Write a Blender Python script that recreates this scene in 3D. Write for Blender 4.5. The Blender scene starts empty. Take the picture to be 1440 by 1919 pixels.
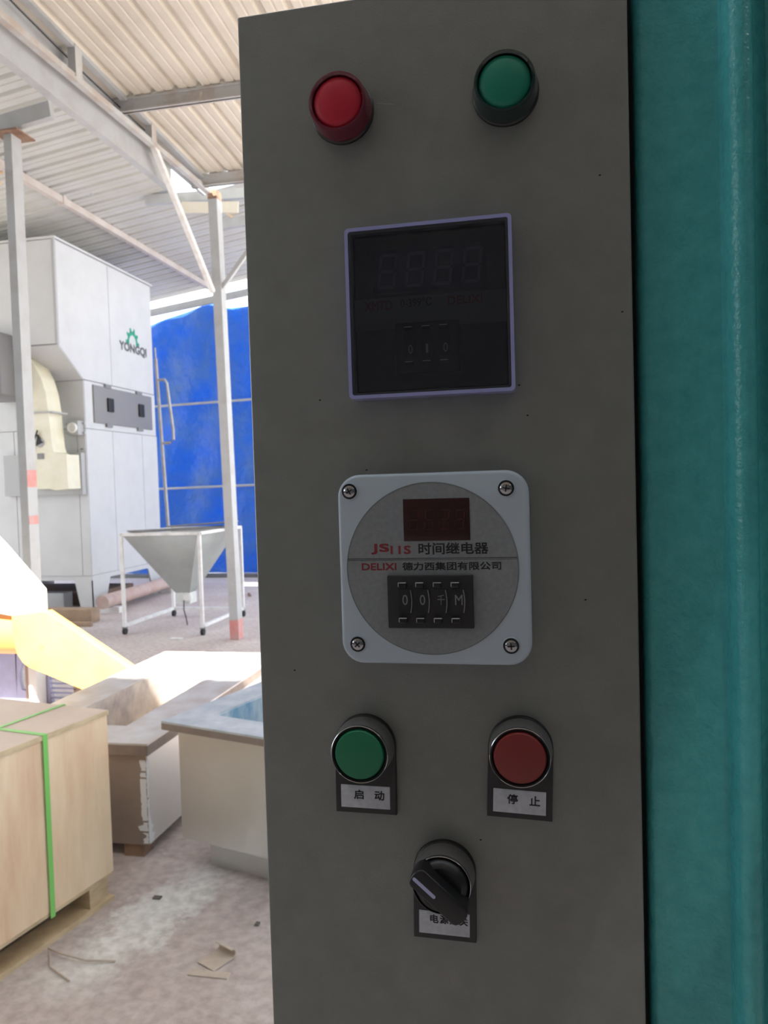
import bpy, bmesh, math, random
from mathutils import Vector, Matrix
random.seed(4)
S = bpy.context.scene
COL = S.collection
# ------------------------------------------------------------------ camera
H = 1.5; YAW = math.radians(11.4); PIT = math.radians(2.0); ROLL = 0.030
F0 = Vector((-math.sin(YAW), math.cos(YAW), 0)); R0 = Vector((math.cos(YAW), math.sin(YAW), 0)); Z = Vector((0, 0, 1))
FW = F0*math.cos(PIT) - Z*math.sin(PIT); U0 = F0*math.sin(PIT) + Z*math.cos(PIT)
RT = R0*math.cos(ROLL) - U0*math.sin(ROLL); UP = R0*math.sin(ROLL) + U0*math.cos(ROLL)
cd = bpy.data.cameras.new('camera'); cam = bpy.data.objects.new('camera', cd); COL.objects.link(cam)
M = Matrix((RT, UP, -FW)).transposed().to_4x4(); M.translation = Vector((0, 0, H)); cam.matrix_world = M
cd.sensor_fit = 'VERTICAL'; cd.sensor_height = 24.0; cd.lens = 1440.0/1919.0*24.0
cd.clip_start = 0.02; cd.clip_end = 300
cd.dof.use_dof = True; cd.dof.focus_distance = 0.40; cd.dof.aperture_fstop = 18.0
S.camera = cam
# ------------------------------------------------------------------ light
w = bpy.data.worlds.new('world'); S.world = w; w.use_nodes = True
bg = w.node_tree.nodes['Background']; bg.inputs[0].default_value = (0.86, 0.93, 1.0, 1); bg.inputs[1].default_value = 3.0
sd = bpy.data.lights.new('sun', 'SUN'); sd.energy = 26; sd.angle = math.radians(0.6); sd.color = (1, .95, .86)
so = bpy.data.objects.new('sun', sd); COL.objects.link(so); so.location = (6, -8, 14)
so.rotation_euler = Vector((-0.35, 0.90, -0.975)).to_track_quat('-Z', 'Y').to_euler()
vs = S.view_settings; vs.view_transform = 'Standard'; vs.look = 'None'; vs.gamma = 1; vs.use_curve_mapping = False; vs.exposure = 0.0
S.cycles.max_bounces = 10; S.cycles.diffuse_bounces = 6; S.cycles.glossy_bounces = 4; S.cycles.transparent_max_bounces = 12

# ------------------------------------------------------------------ materials
def mat(name, col, rough=.5, metal=0, col2=None, scale=6, amount=.5, bump=0, bscale=200, stretch=None, emit=None, alpha=None, spec=.5, coat=0, sharp=False):
    m = bpy.data.materials.new(name); m.use_nodes = True; nt = m.node_tree; b = nt.nodes['Principled BSDF']
    b.inputs['Base Color'].default_value = (*col, 1); b.inputs['Roughness'].default_value = rough; b.inputs['Metallic'].default_value = metal
    b.inputs['Specular IOR Level'].default_value = spec; b.inputs['Coat Weight'].default_value = coat
    tc = nt.nodes.new('ShaderNodeTexCoord'); mp = nt.nodes.new('ShaderNodeMapping'); nt.links.new(tc.outputs['Object'], mp.inputs[0])
    if stretch: mp.inputs['Scale'].default_value = stretch
    if col2:
        n = nt.nodes.new('ShaderNodeTexNoise'); n.inputs['Scale'].default_value = scale; n.inputs['Detail'].default_value = 8; n.inputs['Roughness'].default_value = .62
        nt.links.new(mp.outputs[0], n.inputs['Vector'])
        r = nt.nodes.new('ShaderNodeValToRGB'); e = r.color_ramp.elements
        d = .03 if sharp else .2
        e[0].position = max(0, 1-amount-d-.0); e[1].position = min(1, 1-amount+d)
        e[0].color = (*col, 1); e[1].color = (*col2, 1)
        nt.links.new(n.outputs['Fac'], r.inputs[0]); nt.links.new(r.outputs[0], b.inputs['Base Color'])
    if bump:
        n2 = nt.nodes.new('ShaderNodeTexNoise'); n2.inputs['Scale'].default_value = bscale; n2.inputs['Detail'].default_value = 3
        nt.links.new(tc.outputs['Object'], n2.inputs['Vector'])
        bp = nt.nodes.new('ShaderNodeBump'); bp.inputs['Strength'].default_value = bump; bp.inputs['Distance'].default_value = .3/bscale
        nt.links.new(n2.outputs['Fac'], bp.inputs['Height']); nt.links.new(bp.outputs[0], b.inputs['Normal'])
    if alpha is not None: b.inputs['Alpha'].default_value = alpha
    return m
def glass(name, tint, gloss=.12):
    m = bpy.data.materials.new(name); m.use_nodes = True; nt = m.node_tree; nt.nodes.clear()
    o = nt.nodes.new('ShaderNodeOutputMaterial'); t = nt.nodes.new('ShaderNodeBsdfTransparent'); g = nt.nodes.new('ShaderNodeBsdfGlossy')
    t.inputs[0].default_value = (*tint, 1); g.inputs['Roughness'].default_value = .04
    f = nt.nodes.new('ShaderNodeFresnel'); f.inputs[0].default_value = 1.45
    mx = nt.nodes.new('ShaderNodeMixShader'); nt.links.new(f.outputs[0], mx.inputs[0]); nt.links.new(t.outputs[0], mx.inputs[1]); nt.links.new(g.outputs[0], mx.inputs[2])
    nt.links.new(mx.outputs[0], o.inputs[0]); return m

P = {}
P['cab'] = mat('cabinet_paint', (.235, .245, .235), .34, .15, (.205, .213, .203), 60, .5, .5, 1100)
P['teal'] = mat('teal_hammertone', (.085, .45, .46), .24, 0, (.055, .36, .375), 140, .5, .9, 420)
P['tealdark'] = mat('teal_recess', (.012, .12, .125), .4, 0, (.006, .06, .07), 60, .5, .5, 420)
P['black'] = mat('black_plastic', (.012, .012, .013), .35)
P['blackm'] = mat('black_matte', (.016, .016, .018), .6)
P['chrome'] = mat('chrome', (.42, .42, .44), .14, 1)
P['satin'] = mat('satin_metal', (.24, .24, .24), .4, .7, bump=.1, bscale=900)
P['redlens'] = mat('red_lens', (.52, .012, .04), .45, bump=.25, bscale=1500)
P['redcollar'] = mat('red_collar', (.13, .008, .026), .16, coat=.6)
P['greenlens'] = mat('green_lens', (.002, .21, .135), .45, bump=.25, bscale=1500)
P['greencollar'] = mat('green_collar', (.004, .020, .018), .12, coat=.8)
P['greencap'] = mat('green_cap', (.010, .18, .085), .4)
P['redcap'] = mat('red_cap', (.21, .025, .022), .4)
P['white'] = mat('label_white', (.58, .60, .66), .5, 0, (.42, .44, .48), 260, .45)
P['blue_white'] = mat('relay_plastic', (.46, .54, .62), .34, bump=.08, bscale=900)
P['disc'] = mat('disc_print', (.26, .285, .305), .5, 0, (.21, .225, .24), 500, .5)
P['ink'] = mat('black_ink', (.012, .012, .014), .6)
P['redink'] = mat('red_ink', (.22, .025, .035), .6)
P['darkredink'] = mat('dark_red_ink', (.085, .012, .014), .6)
P['window'] = mat('red_window', (.030, .006, .005), .12)
P['glint'] = mat('painted_glint', (.50, .52, .52), .35)  # light grey that paints edge highlights on the thumbwheel buttons
P['segred'] = mat('unlit_segment', (.042, .008, .007), .3)
P['face'] = mat('thermostat_face', (.010, .012, .014), .25)
P['strip'] = mat('grey_strip', (.078, .088, .085), .5)
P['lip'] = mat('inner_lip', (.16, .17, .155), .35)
P['digit'] = mat('unlit_digit', (.088, .094, .125), .5)
P['digitwin'] = mat('digit_window', (.026, .028, .046), .3)
P['cover'] = mat('violet_clear_edge', (.42, .44, .82), .18, alpha=.8, coat=.6)
P['pane'] = glass('clear_pane', (.86, .87, .93))
P['greymark'] = mat('grey_mark', (.20, .22, .22), .4)
P['whiteline'] = mat('indicator_line', (.46, .48, .74), .4)
P['conc'] = None
P['roof'] = mat('roof_sheet', (.68, .64, .56), .5, 0, (.54, .50, .42), 1.6, .42)
P['roof2'] = mat('roof_sheet_grey', (.60, .61, .59), .5, 0, (.50, .49, .44), 1.2, .42)
P['steel'] = mat('painted_steel', (.46, .48, .50), .45, 0, (.36, .35, .35), 5, .35)
P['steelrust'] = mat('steel_with_rust', (.52, .53, .54), .45, 0, (.38, .25, .16), 4.5, .36)
P['rust'] = mat('rust', (.36, .24, .17), .8, 0, (.16, .08, .05), 12, .5)
P['rail'] = mat('pale_steel', (.60, .55, .52), .5, 0, (.45, .36, .31), 4, .35)
P['mwhite'] = mat('machine_white', (.60, .61, .62), .45, 0, (.54, .55, .56), 3, .4)
P['mgrey'] = mat('machine_grey', (.22, .22, .23), .5)
P['mmid'] = mat('machine_mid_grey', (.42, .43, .44), .5)
P['cream'] = mat('fan_cream', (.80, .77, .62), .45, 0, (.70, .66, .5), 5, .4)
P['logo'] = mat('logo_green', (.03, .34, .22), .5)
P['logogrey'] = mat('logo_grey', (.13, .13, .14), .5)
P['tarp'] = mat('blue_tarp', (.018, .17, .62), .42, 0, (.13, .23, .42), 1.3, .46, .9, 5)
P['cartw'] = mat('cart_white', (.82, .83, .84), .4, 0, (.55, .50, .44), 9, .33)
P['hopper'] = mat('hopper_sheet', (.70, .73, .72), .4, .25, (.58, .60, .58), 3, .4)
P['junk'] = mat('dark_scrap', (.12, .11, .10), .7, 0, (.3, .28, .25), 9, .4)
P['ply'] = mat('plywood', (.97, .77, .56), .5, 0, (.74, .46, .28), 3.4, .40, stretch=(2.4, 2.4, .45))
P['plytop'] = mat('plywood_top', (.74, .60, .50), .5, 0, (.62, .49, .41), 3, .5, stretch=(1, 1, 1))
P['timber'] = mat('timber', (.74, .58, .38), .6, 0, (.42, .30, .18), 9, .4, stretch=(1, 1, 3))
P['timber2'] = mat('brown_timber', (.40, .28, .19), .7, 0, (.28, .19, .13), 7, .45)
P['strap'] = mat('green_strap', (.24, .66, .16), .35)
P['yellow'] = mat('yellow_paint', (.95, .60, .14), .4, 0, (.86, .50, .10), 5, .4)
P['orange'] = mat('orange_paint', (.80, .36, .10), .5)
P['paleyel'] = mat('pale_housing', (.88, .86, .78), .45)
P['violet'] = mat('violet_panel', (.27, .29, .46), .45, 0, (.2, .2, .3), 5, .4)
P['brown'] = mat('brown_post', (.22, .15, .12), .6)
P['rim'] = mat('zinc_rim', (.66, .66, .68), .42, .35, (.50, .42, .38), 6, .46)
P['rim2'] = mat('blue_grey_rim', (.46, .52, .57), .38, .35, (.80, .82, .84), 8, .42)
P['rimedge'] = mat('rim_edge', (.33, .26, .22), .6, 0, (.22, .17, .15), 8, .5)
P['tank'] = mat('tank_sheet', (.42, .34, .29), .45, .3, (.30, .25, .23), 3.5, .5)
P['tankin'] = mat('tank_inside', (.76, .68, .58), .6, 0, (.30, .25, .26), 4.5, .5)
P['tankin2'] = mat('tank_inside_blue', (.14, .32, .50), .4, .1, (.86, .86, .82), 9, .46, stretch=(1, 1, .35))
P['stainless'] = mat('stainless', (.74, .75, .75), .36, .55, (.66, .64, .61), 1.5, .45)
P['paint'] = mat('white_smear', (.80, .82, .86), .5)
P['redpaint'] = mat('red_paint', (.66, .26, .24), .6, 0, (.52, .44, .44), 9, .42)
P['pinkpipe'] = mat('pinkish_pipe', (.56, .44, .40), .6, 0, (.45, .28, .24), 6, .4)
P['card'] = mat('cardboard', (.62, .53, .46), .8, 0, (.5, .42, .36), 20, .4)
P['wall'] = mat('wall_paint', (.17, .175, .175), .8, 0, (.14, .14, .14), 2, .5)
P['ground'] = mat('yard_ground', (.52, .50, .46), .9, 0, (.33, .31, .28), 1, .5)
# floor: pinkish grey concrete with a pale dusty streak
def floor_mat():
    m = mat('concrete_floor', (.64, .585, .57), .7, 0, (.52, .435, .425), 1.3, .50, .25, 60); nt = m.node_tree
    b = nt.nodes['Principled BSDF']; base = b.inputs['Base Color'].links[0].from_socket
    tc = nt.nodes.new('ShaderNodeTexCoord'); sp = nt.nodes.new('ShaderNodeSeparateXYZ')
    nz = nt.nodes.new('ShaderNodeTexNoise'); nz.inputs['Scale'].default_value = 5; nz.inputs['Detail'].default_value = 9; nz.inputs['Roughness'].default_value = .75
    nt.links.new(tc.outputs['Object'], nz.inputs[0]); nt.links.new(tc.outputs['Object'], sp.inputs[0])
    def mt(op, a, b_, c=None):
        n = nt.nodes.new('ShaderNodeMath'); n.operation = op
        for i, v in enumerate((a, b_, c)):
            if v is None: continue
            if isinstance(v, (int, float)): n.inputs[i].default_value = v
            else: nt.links.new(v, n.inputs[i])
        return n.outputs[0]
    # streak along the line from (-1.62,2.15) to (-1.42,2.85)
    x, y = sp.outputs[0], sp.outputs[1]
    dx = mt('SUBTRACT', x, mt('MULTIPLY_ADD', y, .20, -1.86))
    wob = mt('MULTIPLY', mt('SUBTRACT', nz.outputs['Fac'], .5), .5)
    d = mt('ABSOLUTE', mt('ADD', dx, wob), 0)
    a = mt('SUBTRACT', 1, mt('MULTIPLY', d, 6.5))
    ry = mt('SUBTRACT', 1, mt('MULTIPLY', mt('ABSOLUTE', mt('SUBTRACT', y, 2.42), 0), 2.1))
    f = nt.nodes.new('ShaderNodeClamp'); nt.links.new(mt('MULTIPLY', mt('MULTIPLY', mt('MAXIMUM', a, 0), mt('MAXIMUM', ry, 0)), 2.6), f.inputs[0])
    mx = nt.nodes.new('ShaderNodeMix'); mx.data_type = 'RGBA'; nt.links.new(f.outputs[0], mx.inputs[0]); nt.links.new(base, mx.inputs[6])
    mx.inputs[7].default_value = (.80, .80, .79, 1)
    # fine gravelly flecks
    v = nt.nodes.new('ShaderNodeTexNoise'); v.inputs['Scale'].default_value = 26; v.inputs['Detail'].default_value = 6; nt.links.new(tc.outputs['Object'], v.inputs[0])
    r = nt.nodes.new('ShaderNodeValToRGB'); r.color_ramp.elements[0].position = .3; r.color_ramp.elements[0].color = (.78, .76, .75, 1); r.color_ramp.elements[1].position = .62; r.color_ramp.elements[1].color = (1.06, 1.06, 1.06, 1)
    nt.links.new(v.outputs['Fac'], r.inputs[0])
    mu = nt.nodes.new('ShaderNodeMix'); mu.data_type = 'RGBA'; mu.blend_type = 'MULTIPLY'; mu.inputs[0].default_value = 1
    nt.links.new(mx.outputs[2], mu.inputs[6]); nt.links.new(r.outputs[0], mu.inputs[7]); nt.links.new(mu.outputs[2], b.inputs['Base Color'])
    return m
P['conc'] = floor_mat()

# ------------------------------------------------------------------ mesh helpers (world coordinates)
def new(): return bmesh.new()
def box(bm, x0, x1, y0, y1, z0, z1, bev=0):
    r = bmesh.ops.create_cube(bm, size=1)
    for v in r['verts']: v.co = Vector(((x0+x1)/2 + v.co.x*(x1-x0), (y0+y1)/2 + v.co.y*(y1-y0), (z0+z1)/2 + v.co.z*(z1-z0)))
    if bev:
        es = {e for v in r['verts'] for e in v.link_edges}
        bmesh.ops.bevel(bm, geom=list(es), offset=bev, segments=3, profile=.5, affect='EDGES')
def bar(bm, p, q, wd, ht, up=Vector((0, 0, 1))):
    p = Vector(p); q = Vector(q); d = (q-p).normalized()
    if abs(d.dot(up)) > .98: up = Vector((0, 1, 0))
    s = d.cross(up).normalized()*wd/2; u = s.cross(d).normalized()*ht/2
    vs_ = [bm.verts.new(c + a*s + b*u) for c in (p, q) for a, b in ((-1, -1), (1, -1), (1, 1), (-1, 1))]
    for f in ((0, 1, 2, 3), (7, 6, 5, 4), (0, 4, 5, 1), (1, 5, 6, 2), (2, 6, 7, 3), (3, 7, 4, 0)): bm.faces.new([vs_[i] for i in f])
def tube(bm, pts, r, seg=12):
    pts = [Vector(p) for p in pts]; rings = []
    for i, p in enumerate(pts):
        d = (pts[min(i+1, len(pts)-1)] - pts[max(i-1, 0)]).normalized()
        a = Vector((0, 0, 1)) if abs(d.z) < .9 else Vector((1, 0, 0))
        s = d.cross(a).normalized(); u = s.cross(d)
        rings.append([bm.verts.new(p + r*(math.cos(t)*s + math.sin(t)*u)) for t in [2*math.pi*k/seg for k in range(seg)]])
    for a, b in zip(rings, rings[1:]):
        for k in range(seg): bm.faces.new((a[k], a[(k+1) % seg], b[(k+1) % seg], b[k]))
    bm.faces.new(rings[0][::-1]); bm.faces.new(rings[-1])
def prism(bm, pts, a, b, axis='y', bev=0):
    def co(p, t):
        return {'y': Vector((p[0], t, p[1])), 'x': Vector((t, p[0], p[1])), 'z': Vector((p[0], p[1], t))}[axis]
    A = [bm.verts.new(co(p, a)) for p in pts]; B = [bm.verts.new(co(p, b)) for p in pts]; n = len(pts)
    fa = bm.faces.new(A); fb = bm.faces.new(B[::-1])
    for i in range(n): bm.faces.new((A[i], B[i], B[(i+1) % n], A[(i+1) % n]))
    bmesh.ops.recalc_face_normals(bm, faces=bm.faces[:])
    if bev:
        bmesh.ops.bevel(bm, geom=[e for e in fa.edges], offset=bev, segments=3, profile=.5, affect='EDGES')
def lathe(bm, cx, cz, y, prof, seg=64):            # about the outward normal of the cabinet front (-Y); prof = (radius, distance outward), metres
    rings = []
    for r, d in prof:
        if r < 1e-6: rings.append([bm.verts.new((cx, y-d, cz))])
        else: rings.append([bm.verts.new((cx + r*math.cos(t), y-d, cz + r*math.sin(t))) for t in [2*math.pi*k/seg for k in range(seg)]])
    for a, b in zip(rings, rings[1:]):
        for k in range(seg):
            k2 = (k+1) % seg
            if len(a) == 1 and len(b) == 1: continue
            if len(a) == 1: bm.faces.new((a[0], b[k], b[k2]))
            elif len(b) == 1: bm.faces.new((a[k], a[k2], b[0]))
            else: bm.faces.new((a[k], a[k2], b[k2], b[k]))
    bmesh.ops.recalc_face_normals(bm, faces=bm.faces[:])
def frame_rect(bm, x0, x1, y0, y1, z0, z1, t, axis='z'):
    if axis == 'z':
        box(bm, x0, x1, y0, y0+t, z0, z1); box(bm, x0, x1, y1-t, y1, z0, z1); box(bm, x0, x0+t, y0+t, y1-t, z0, z1); box(bm, x1-t, x1, y0+t, y1-t, z0, z1)
    else:
        box(bm, x0, x1, y0, y1, z0, z0+t); box(bm, x0, x1, y0, y1, z1-t, z1); box(bm, x0, x0+t, y0, y1, z0+t, z1-t); box(bm, x1-t, x1, y0, y1, z0+t, z1-t)
def smooth_by_angle(me, ang=.6):
    for p in me.polygons: p.use_smooth = True
    try: me.set_sharp_from_angle(angle=ang)
    except Exception: pass
def obj(name, bm, m, parent=None, smooth=True, weld=False):
    root = parent
    while root is not None and root.parent is not None: root = root.parent
    if root is not None: bmesh.ops.translate(bm, verts=bm.verts[:], vec=-root.location)
    bmesh.ops.recalc_face_normals(bm, faces=bm.faces[:])
    me = bpy.data.meshes.new(name); bm.to_mesh(me); bm.free(); me.materials.append(m)
    if smooth: smooth_by_angle(me)
    o = bpy.data.objects.new(name, me); COL.objects.link(o); o.parent = parent
    return o
def top(o, label, cat, group=None):
    o['label'] = label; o['category'] = cat
    if group: o['group'] = group
    return o
def thing(name, label, cat, loc, group=None):
    o = bpy.data.objects.new(name, None); COL.objects.link(o); o.location = loc; o.empty_display_size = .05
    return top(o, label, cat, group)
def centre(o):                                    # put a lone mesh's origin at its base
    me = o.data; xs = [v.co for v in me.vertices]
    c = Vector(((min(v.x for v in xs)+max(v.x for v in xs))/2, (min(v.y for v in xs)+max(v.y for v in xs))/2, min(v.z for v in xs)))
    me.transform(Matrix.Translation(-c)); o.location = c; return o
def single(name, bm, m, label, cat, group=None): return top(centre(obj(name, bm, m)), label, cat, group)
def struct(name, bm, m, parent=None):
    o = obj(name, bm, m, parent); o['kind'] = 'structure'; return o
def text(name, body, x, y, z, width, height, m, parent, rot=(math.pi/2, 0, 0), heavy=0.0):
    # flat lettering scaled to the given width and height; (x,y,z) is the lower-left corner, metres
    cu = bpy.data.curves.new(name, 'FONT'); cu.body = body; cu.size = 1; cu.extrude = 0; cu.resolution_u = 3
    t = bpy.data.objects.new(name, cu); COL.objects.link(t); bpy.context.view_layer.update()
    me = bpy.data.meshes.new_from_object(t.evaluated_get(bpy.context.evaluated_depsgraph_get()))
    bpy.data.objects.remove(t); bpy.data.curves.remove(cu)
    if len(me.vertices):
        x0 = min(v.co.x for v in me.vertices); x1 = max(v.co.x for v in me.vertices); y0 = min(v.co.y for v in me.vertices); y1 = max(v.co.y for v in me.vertices)
        me.transform(Matrix.Translation((-x0, -y0, 0))); me.transform(Matrix.Diagonal((width/(x1-x0), height/(y1-y0), 1, 1)))
        from mathutils import Euler
        me.transform(Euler(rot).to_matrix().to_4x4())
    if heavy:                                    # thicker strokes: shifted copies of the outline in one mesh
        e = heavy*height; b0 = bmesh.new(); b0.from_mesh(me); src = b0.copy(); b0.free(); acc = bmesh.new()
        ax = Vector((1, 0, 0)) if abs(rot[2]) < .1 else Vector((0, 1, 0)); nn = Vector((0, -1, 0)) if abs(rot[2]) < .1 else Vector((1, 0, 0))
        for i_, (sx_, sz_) in enumerate(((-1, -1), (1, -1), (-1, 1), (1, 1), (0, 0))):
            q_ = bpy.data.meshes.new('t'); src.to_mesh(q_); q_.transform(Matrix.Translation(ax*sx_*e + Vector((0, 0, sz_*e)) + nn*i_*height*.002)); acc.from_mesh(q_); bpy.data.meshes.remove(q_)
        acc.to_mesh(me); acc.free(); src.free()
    root = parent
    while root.parent is not None: root = root.parent
    me.transform(Matrix.Translation(Vector((x, y, z)) - root.location))
    me.materials.clear(); me.materials.append(m)
    o = bpy.data.objects.new(name, me); COL.objects.link(o); o.parent = parent
    return o

# ================================================================== SETTING
bm = new(); box(bm, -12, 9, -5, 14.5, -.1, 0); struct('floor', bm, P['conc'])
bm = new(); box(bm, -90, 90, -60, 120, -.25, -.12); struct('ground', bm, P['ground'])
bm = new(); box(bm, -9.2, 6, -5.2, -5, 0, 5.2); struct('wall_back', bm, P['wall'])
bm = new(); box(bm, -9.3, -9.1, -5, .8, 0, 2.2); struct('wall_left', bm, P['wall'])
bm = new(); box(bm, 4.2, 4.35, -5, 2.5, 0, 4.7); struct('wall_right', bm, P['wall'])

def roof1_z(y): return 4.635 - .045*(y-4.5)
def sheet_profile(n, pitch):
    pr = []
    for i in range(n):
        o = i*pitch
        pr += [(o, 0), (o+.055, 0), (o+.060, .006), (o+.072, .006), (o+.077, 0), (o+pitch-.060, 0), (o+pitch-.045, .032), (o+pitch-.015, .032)]
    pr.append((n*pitch, 0)); return pr
ceil = bpy.data.objects.new('ceiling', None); COL.objects.link(ceil); ceil['kind'] = 'structure'; ceil.location = (-3.2, 1.3, 4.7)
def sheet1(x0, y0, y1, n=4, pitch=.19, parent=ceil):
    bm = new(); pr = sheet_profile(n, pitch); rows = []
    for y, dz in ((y0, 0), (y1, 0)):
        rows.append([bm.verts.new((x0+a, y, roof1_z(y)+b)) for a, b in pr])
    rows2 = []
    for y in (y0, y1):
        rows2.append([bm.verts.new((x0+a, y, roof1_z(y)+b+.004)) for a, b in pr])
    for k in range(len(pr)-1):
        bm.faces.new((rows[0][k], rows[0][k+1], rows[1][k+1], rows[1][k])); bm.faces.new((rows2[0][k+1], rows2[0][k], rows2[1][k], rows2[1][k+1]))
    for i, y in ((0, 0), (1, 1)):
        for k in range(len(pr)-1): bm.faces.new((rows[i][k], rows2[i][k], rows2[i][k+1], rows[i][k+1]))
    me_o = obj('roof_sheet', bm, P['roof'], parent, smooth=False); return me_o
x = -3.2
while x < 4.1:
    sheet1(x, 1.15, 7.05); sheet1(x, -5, -.2)
    if x > -2.9: sheet1(x, 7.06, 9.4)
    x += .762
# second, pitched roof: ribs run across, rising to the right
def roof2_z(x): return 4.79 + .14*(x+6.8)
ceil2 = bpy.data.objects.new('ceiling', None); COL.objects.link(ceil2); ceil2['kind'] = 'structure'; ceil2.location = (-6, 5, 4.9)
def sheet2(y0, xl, xr, n=4, pitch=.215):
    bm = new(); pr = sheet_profile(n, pitch); A = [bm.verts.new((xl, y0+a, roof2_z(xl)+b)) for a, b in pr]; B = [bm.verts.new((xr, y0+a, roof2_z(xr)+b)) for a, b in pr]
    A2 = [bm.verts.new((xl, y0+a, roof2_z(xl)+b+.004)) for a, b in pr]; B2 = [bm.verts.new((xr, y0+a, roof2_z(xr)+b+.004)) for a, b in pr]
    for k in range(len(pr)-1):
        bm.faces.new((A[k], A[k+1], B[k+1], B[k])); bm.faces.new((A2[k+1], A2[k], B2[k], B2[k+1])); bm.faces.new((A[k], A2[k], A2[k+1], A[k+1])); bm.faces.new((B[k], B[k+1], B2[k+1], B2[k]))
    return obj('roof_sheet', bm, P['roof2'], ceil2, smooth=False)
y = -4.74; k = 0
while y < 12.0:
    xr = -3.21
    if 8.0 < y < 8.9: xr = -4.25
    elif y > 8.9: xr = -2.0
    sheet2(y, -9.2, xr); y += .862

# unseen raised cap on short posts, added to block sun through the slit
bm = new(); box(bm, -5.2, -1.4, 6.0, 9.25, 6.10, 6.13); obj('sun_blocker', bm, P['roof2'], ceil2)
for px_, py_ in ((-5.1, 6.1), (-5.1, 8.35), (-1.6, 6.1), (-1.6, 9.15)):
    bm = new(); zb_ = roof2_z(px_) if px_ < -3.2 else roof1_z(py_); box(bm, px_-.03, px_+.03, py_-.03, py_+.03, zb_, 6.10); obj('sun_blocker_post', bm, P['steel'], ceil2)

# ================================================================== STEELWORK
def beam_obj(name, p, q, wd, ht, m, label, cat='beam', group=None, lips=True, up=Vector((0, 0, 1))):
    p = Vector(p); q = Vector(q); bm = new(); bar(bm, p, q, wd*.35, ht, up)
    if lips:                                     # flanges of a channel
        d = (q-p).normalized(); s = d.cross(up).normalized(); u = s.cross(d).normalized()
        bar(bm, p+u*(ht/2-.006)+s*.0, q+u*(ht/2-.006), wd, .012, up); bar(bm, p-u*(ht/2-.006), q-u*(ht/2-.006), wd, .012, up)
    return single(name, bm, m, label, cat, group)
X1 = -3.10
# truss
tr = thing('roof_truss', 'pale steel roof truss running towards the column with the red foot', 'truss', (X1, 5.0, 4.3))
bm = new(); bar(bm, (X1, 1.2, 4.80), (X1, 7.14, 4.50), .05, .045); obj('top_chord', bm, P['steel'], tr)
bm = new(); bar(bm, (X1, 1.2, 4.34), (X1, 7.14, 4.42), .05, .045); obj('bottom_chord', bm, P['steelrust'], tr)
for yy in (1.6, 3.2, 4.95, 6.02):
    zt = 4.80-.0505*(yy-1.2); zb = 4.34+.0135*(yy-1.2)
    bm = new(); box(bm, X1-.03, X1+.03, yy-.04, yy+.04, zb, zt); obj('web_post', bm, P['steelrust'], tr)
bm = new(); bar(bm, (X1, 6.06, 4.40), (X1+.02, 7.12, 3.44), .045, .045); single('diagonal_brace', bm, P['cartw'], 'pale diagonal brace from roof truss down to the left of the column', 'brace')
bm = new(); bar(bm, (-3.02, 7.22, 3.50), (-2.30, 7.22, 4.34), .04, .04); single('diagonal_brace', bm, P['steel'], 'grey diagonal brace rising right from the column behind the control cabinet', 'brace')
# gutter strip at the edge of the pitched roof
bm = new(); box(bm, -3.20, -3.19, 1.0, 6.55, 4.24, 4.44); box(bm, -3.26, -3.19, 1.0, 6.55, 4.232, 4.24)
single('roof_gutter', bm, P['steel'], 'flat grey gutter sheet hanging beside the roof truss', 'gutter')
bm = new(); box(bm, -3.225, -3.196, -5, 7.3, 4.445, 5.27); struct('sun_blocker_sheet', bm, P['steel'])  # closing sheet added to stop sun entering between the two roofs
# purlins
for i, (yy, lb) in enumerate(((5.62, 'wide grey roof purlin crossing the middle of the cream ribbed sheets'),
                              (7.0, 'grey roof purlin at the far edge of the cream sheets, by the bright slit'))):
    o = beam_obj('roof_purlin', (-3.2, yy, roof1_z(yy)-.06), (4.3, yy, roof1_z(yy)-.06), .05, .11, P['steelrust'], lb, 'beam')
bm = new(); bar(bm, (-4.6, 8.75, 5.05), (-2.2, 8.75, 4.96), .06, .115); single('roof_purlin', bm, P['steel'], 'grey beam just below the bright slit, behind the column head', 'beam')
bm = new(); bar(bm, (-4.02, 9.5, 4.94), (-2.2, 9.5, 4.99), .06, .12); single('tie_beam', bm, P['steel'], 'darker grey tie beam behind the column, between slit and brace', 'beam')
bm = new(); bar(bm, (-4.12, 8.7, 4.90), (-3.4, 8.7, 4.83), .02, .13); single('hanging_sheet', bm, P['roof'], 'short beige sheet strip hanging behind the column head', 'sheet')
# scrap timber lying on the tie beam
bm = new()
for q in range(4): bar(bm, (-3.90+q*.045, 9.43, 5.17-q*.045), (-3.82+q*.045, 9.43, 5.20-q*.045), .02, .02)
bar(bm, (-4.0, 9.44, 5.20), (-3.78, 9.44, 5.0), .03, .03)
single('wooden_batten', bm, P['timber'], 'broken pale wooden batten wedged above the darker tie beam', 'batten')
for nm, X_, m_, lb, ww in (('roof_rafter', -5.40, 'rail', 'pinkish rafter under the pitched roof running back to the column', .07),):
    bm = new(); zz = roof2_z(X_)-.04; bar(bm, (X_, 2.0, zz), (X_, 12.45, zz), ww, .08); bar(bm, (X_+.0, 8.2, zz), (X_, 8.26, zz), ww+.02, .10)
    single(nm, bm, P[m_], lb, 'beam')
bm = new(); bar(bm, (-8.9, 12.62, 4.38), (-4.0, 12.62, 4.98), .05, .12); single('gable_tie', bm, P['steel'], 'sloping grey gable tie in the bright gap above the tarpaulin', 'beam')
bm = new(); bar(bm, (-3.75, 4.79, 3.985+.06), (-3.0+-.19, 4.79, 4.06+.06), .05, .11); bar(bm, (-5.2, 4.79, 3.84+.06), (-3.75, 4.79, 3.985+.06), .05, .11)
single('short_beam', bm, P['steel'], 'short blue-grey beam resting on the head of the left column', 'beam')
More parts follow.
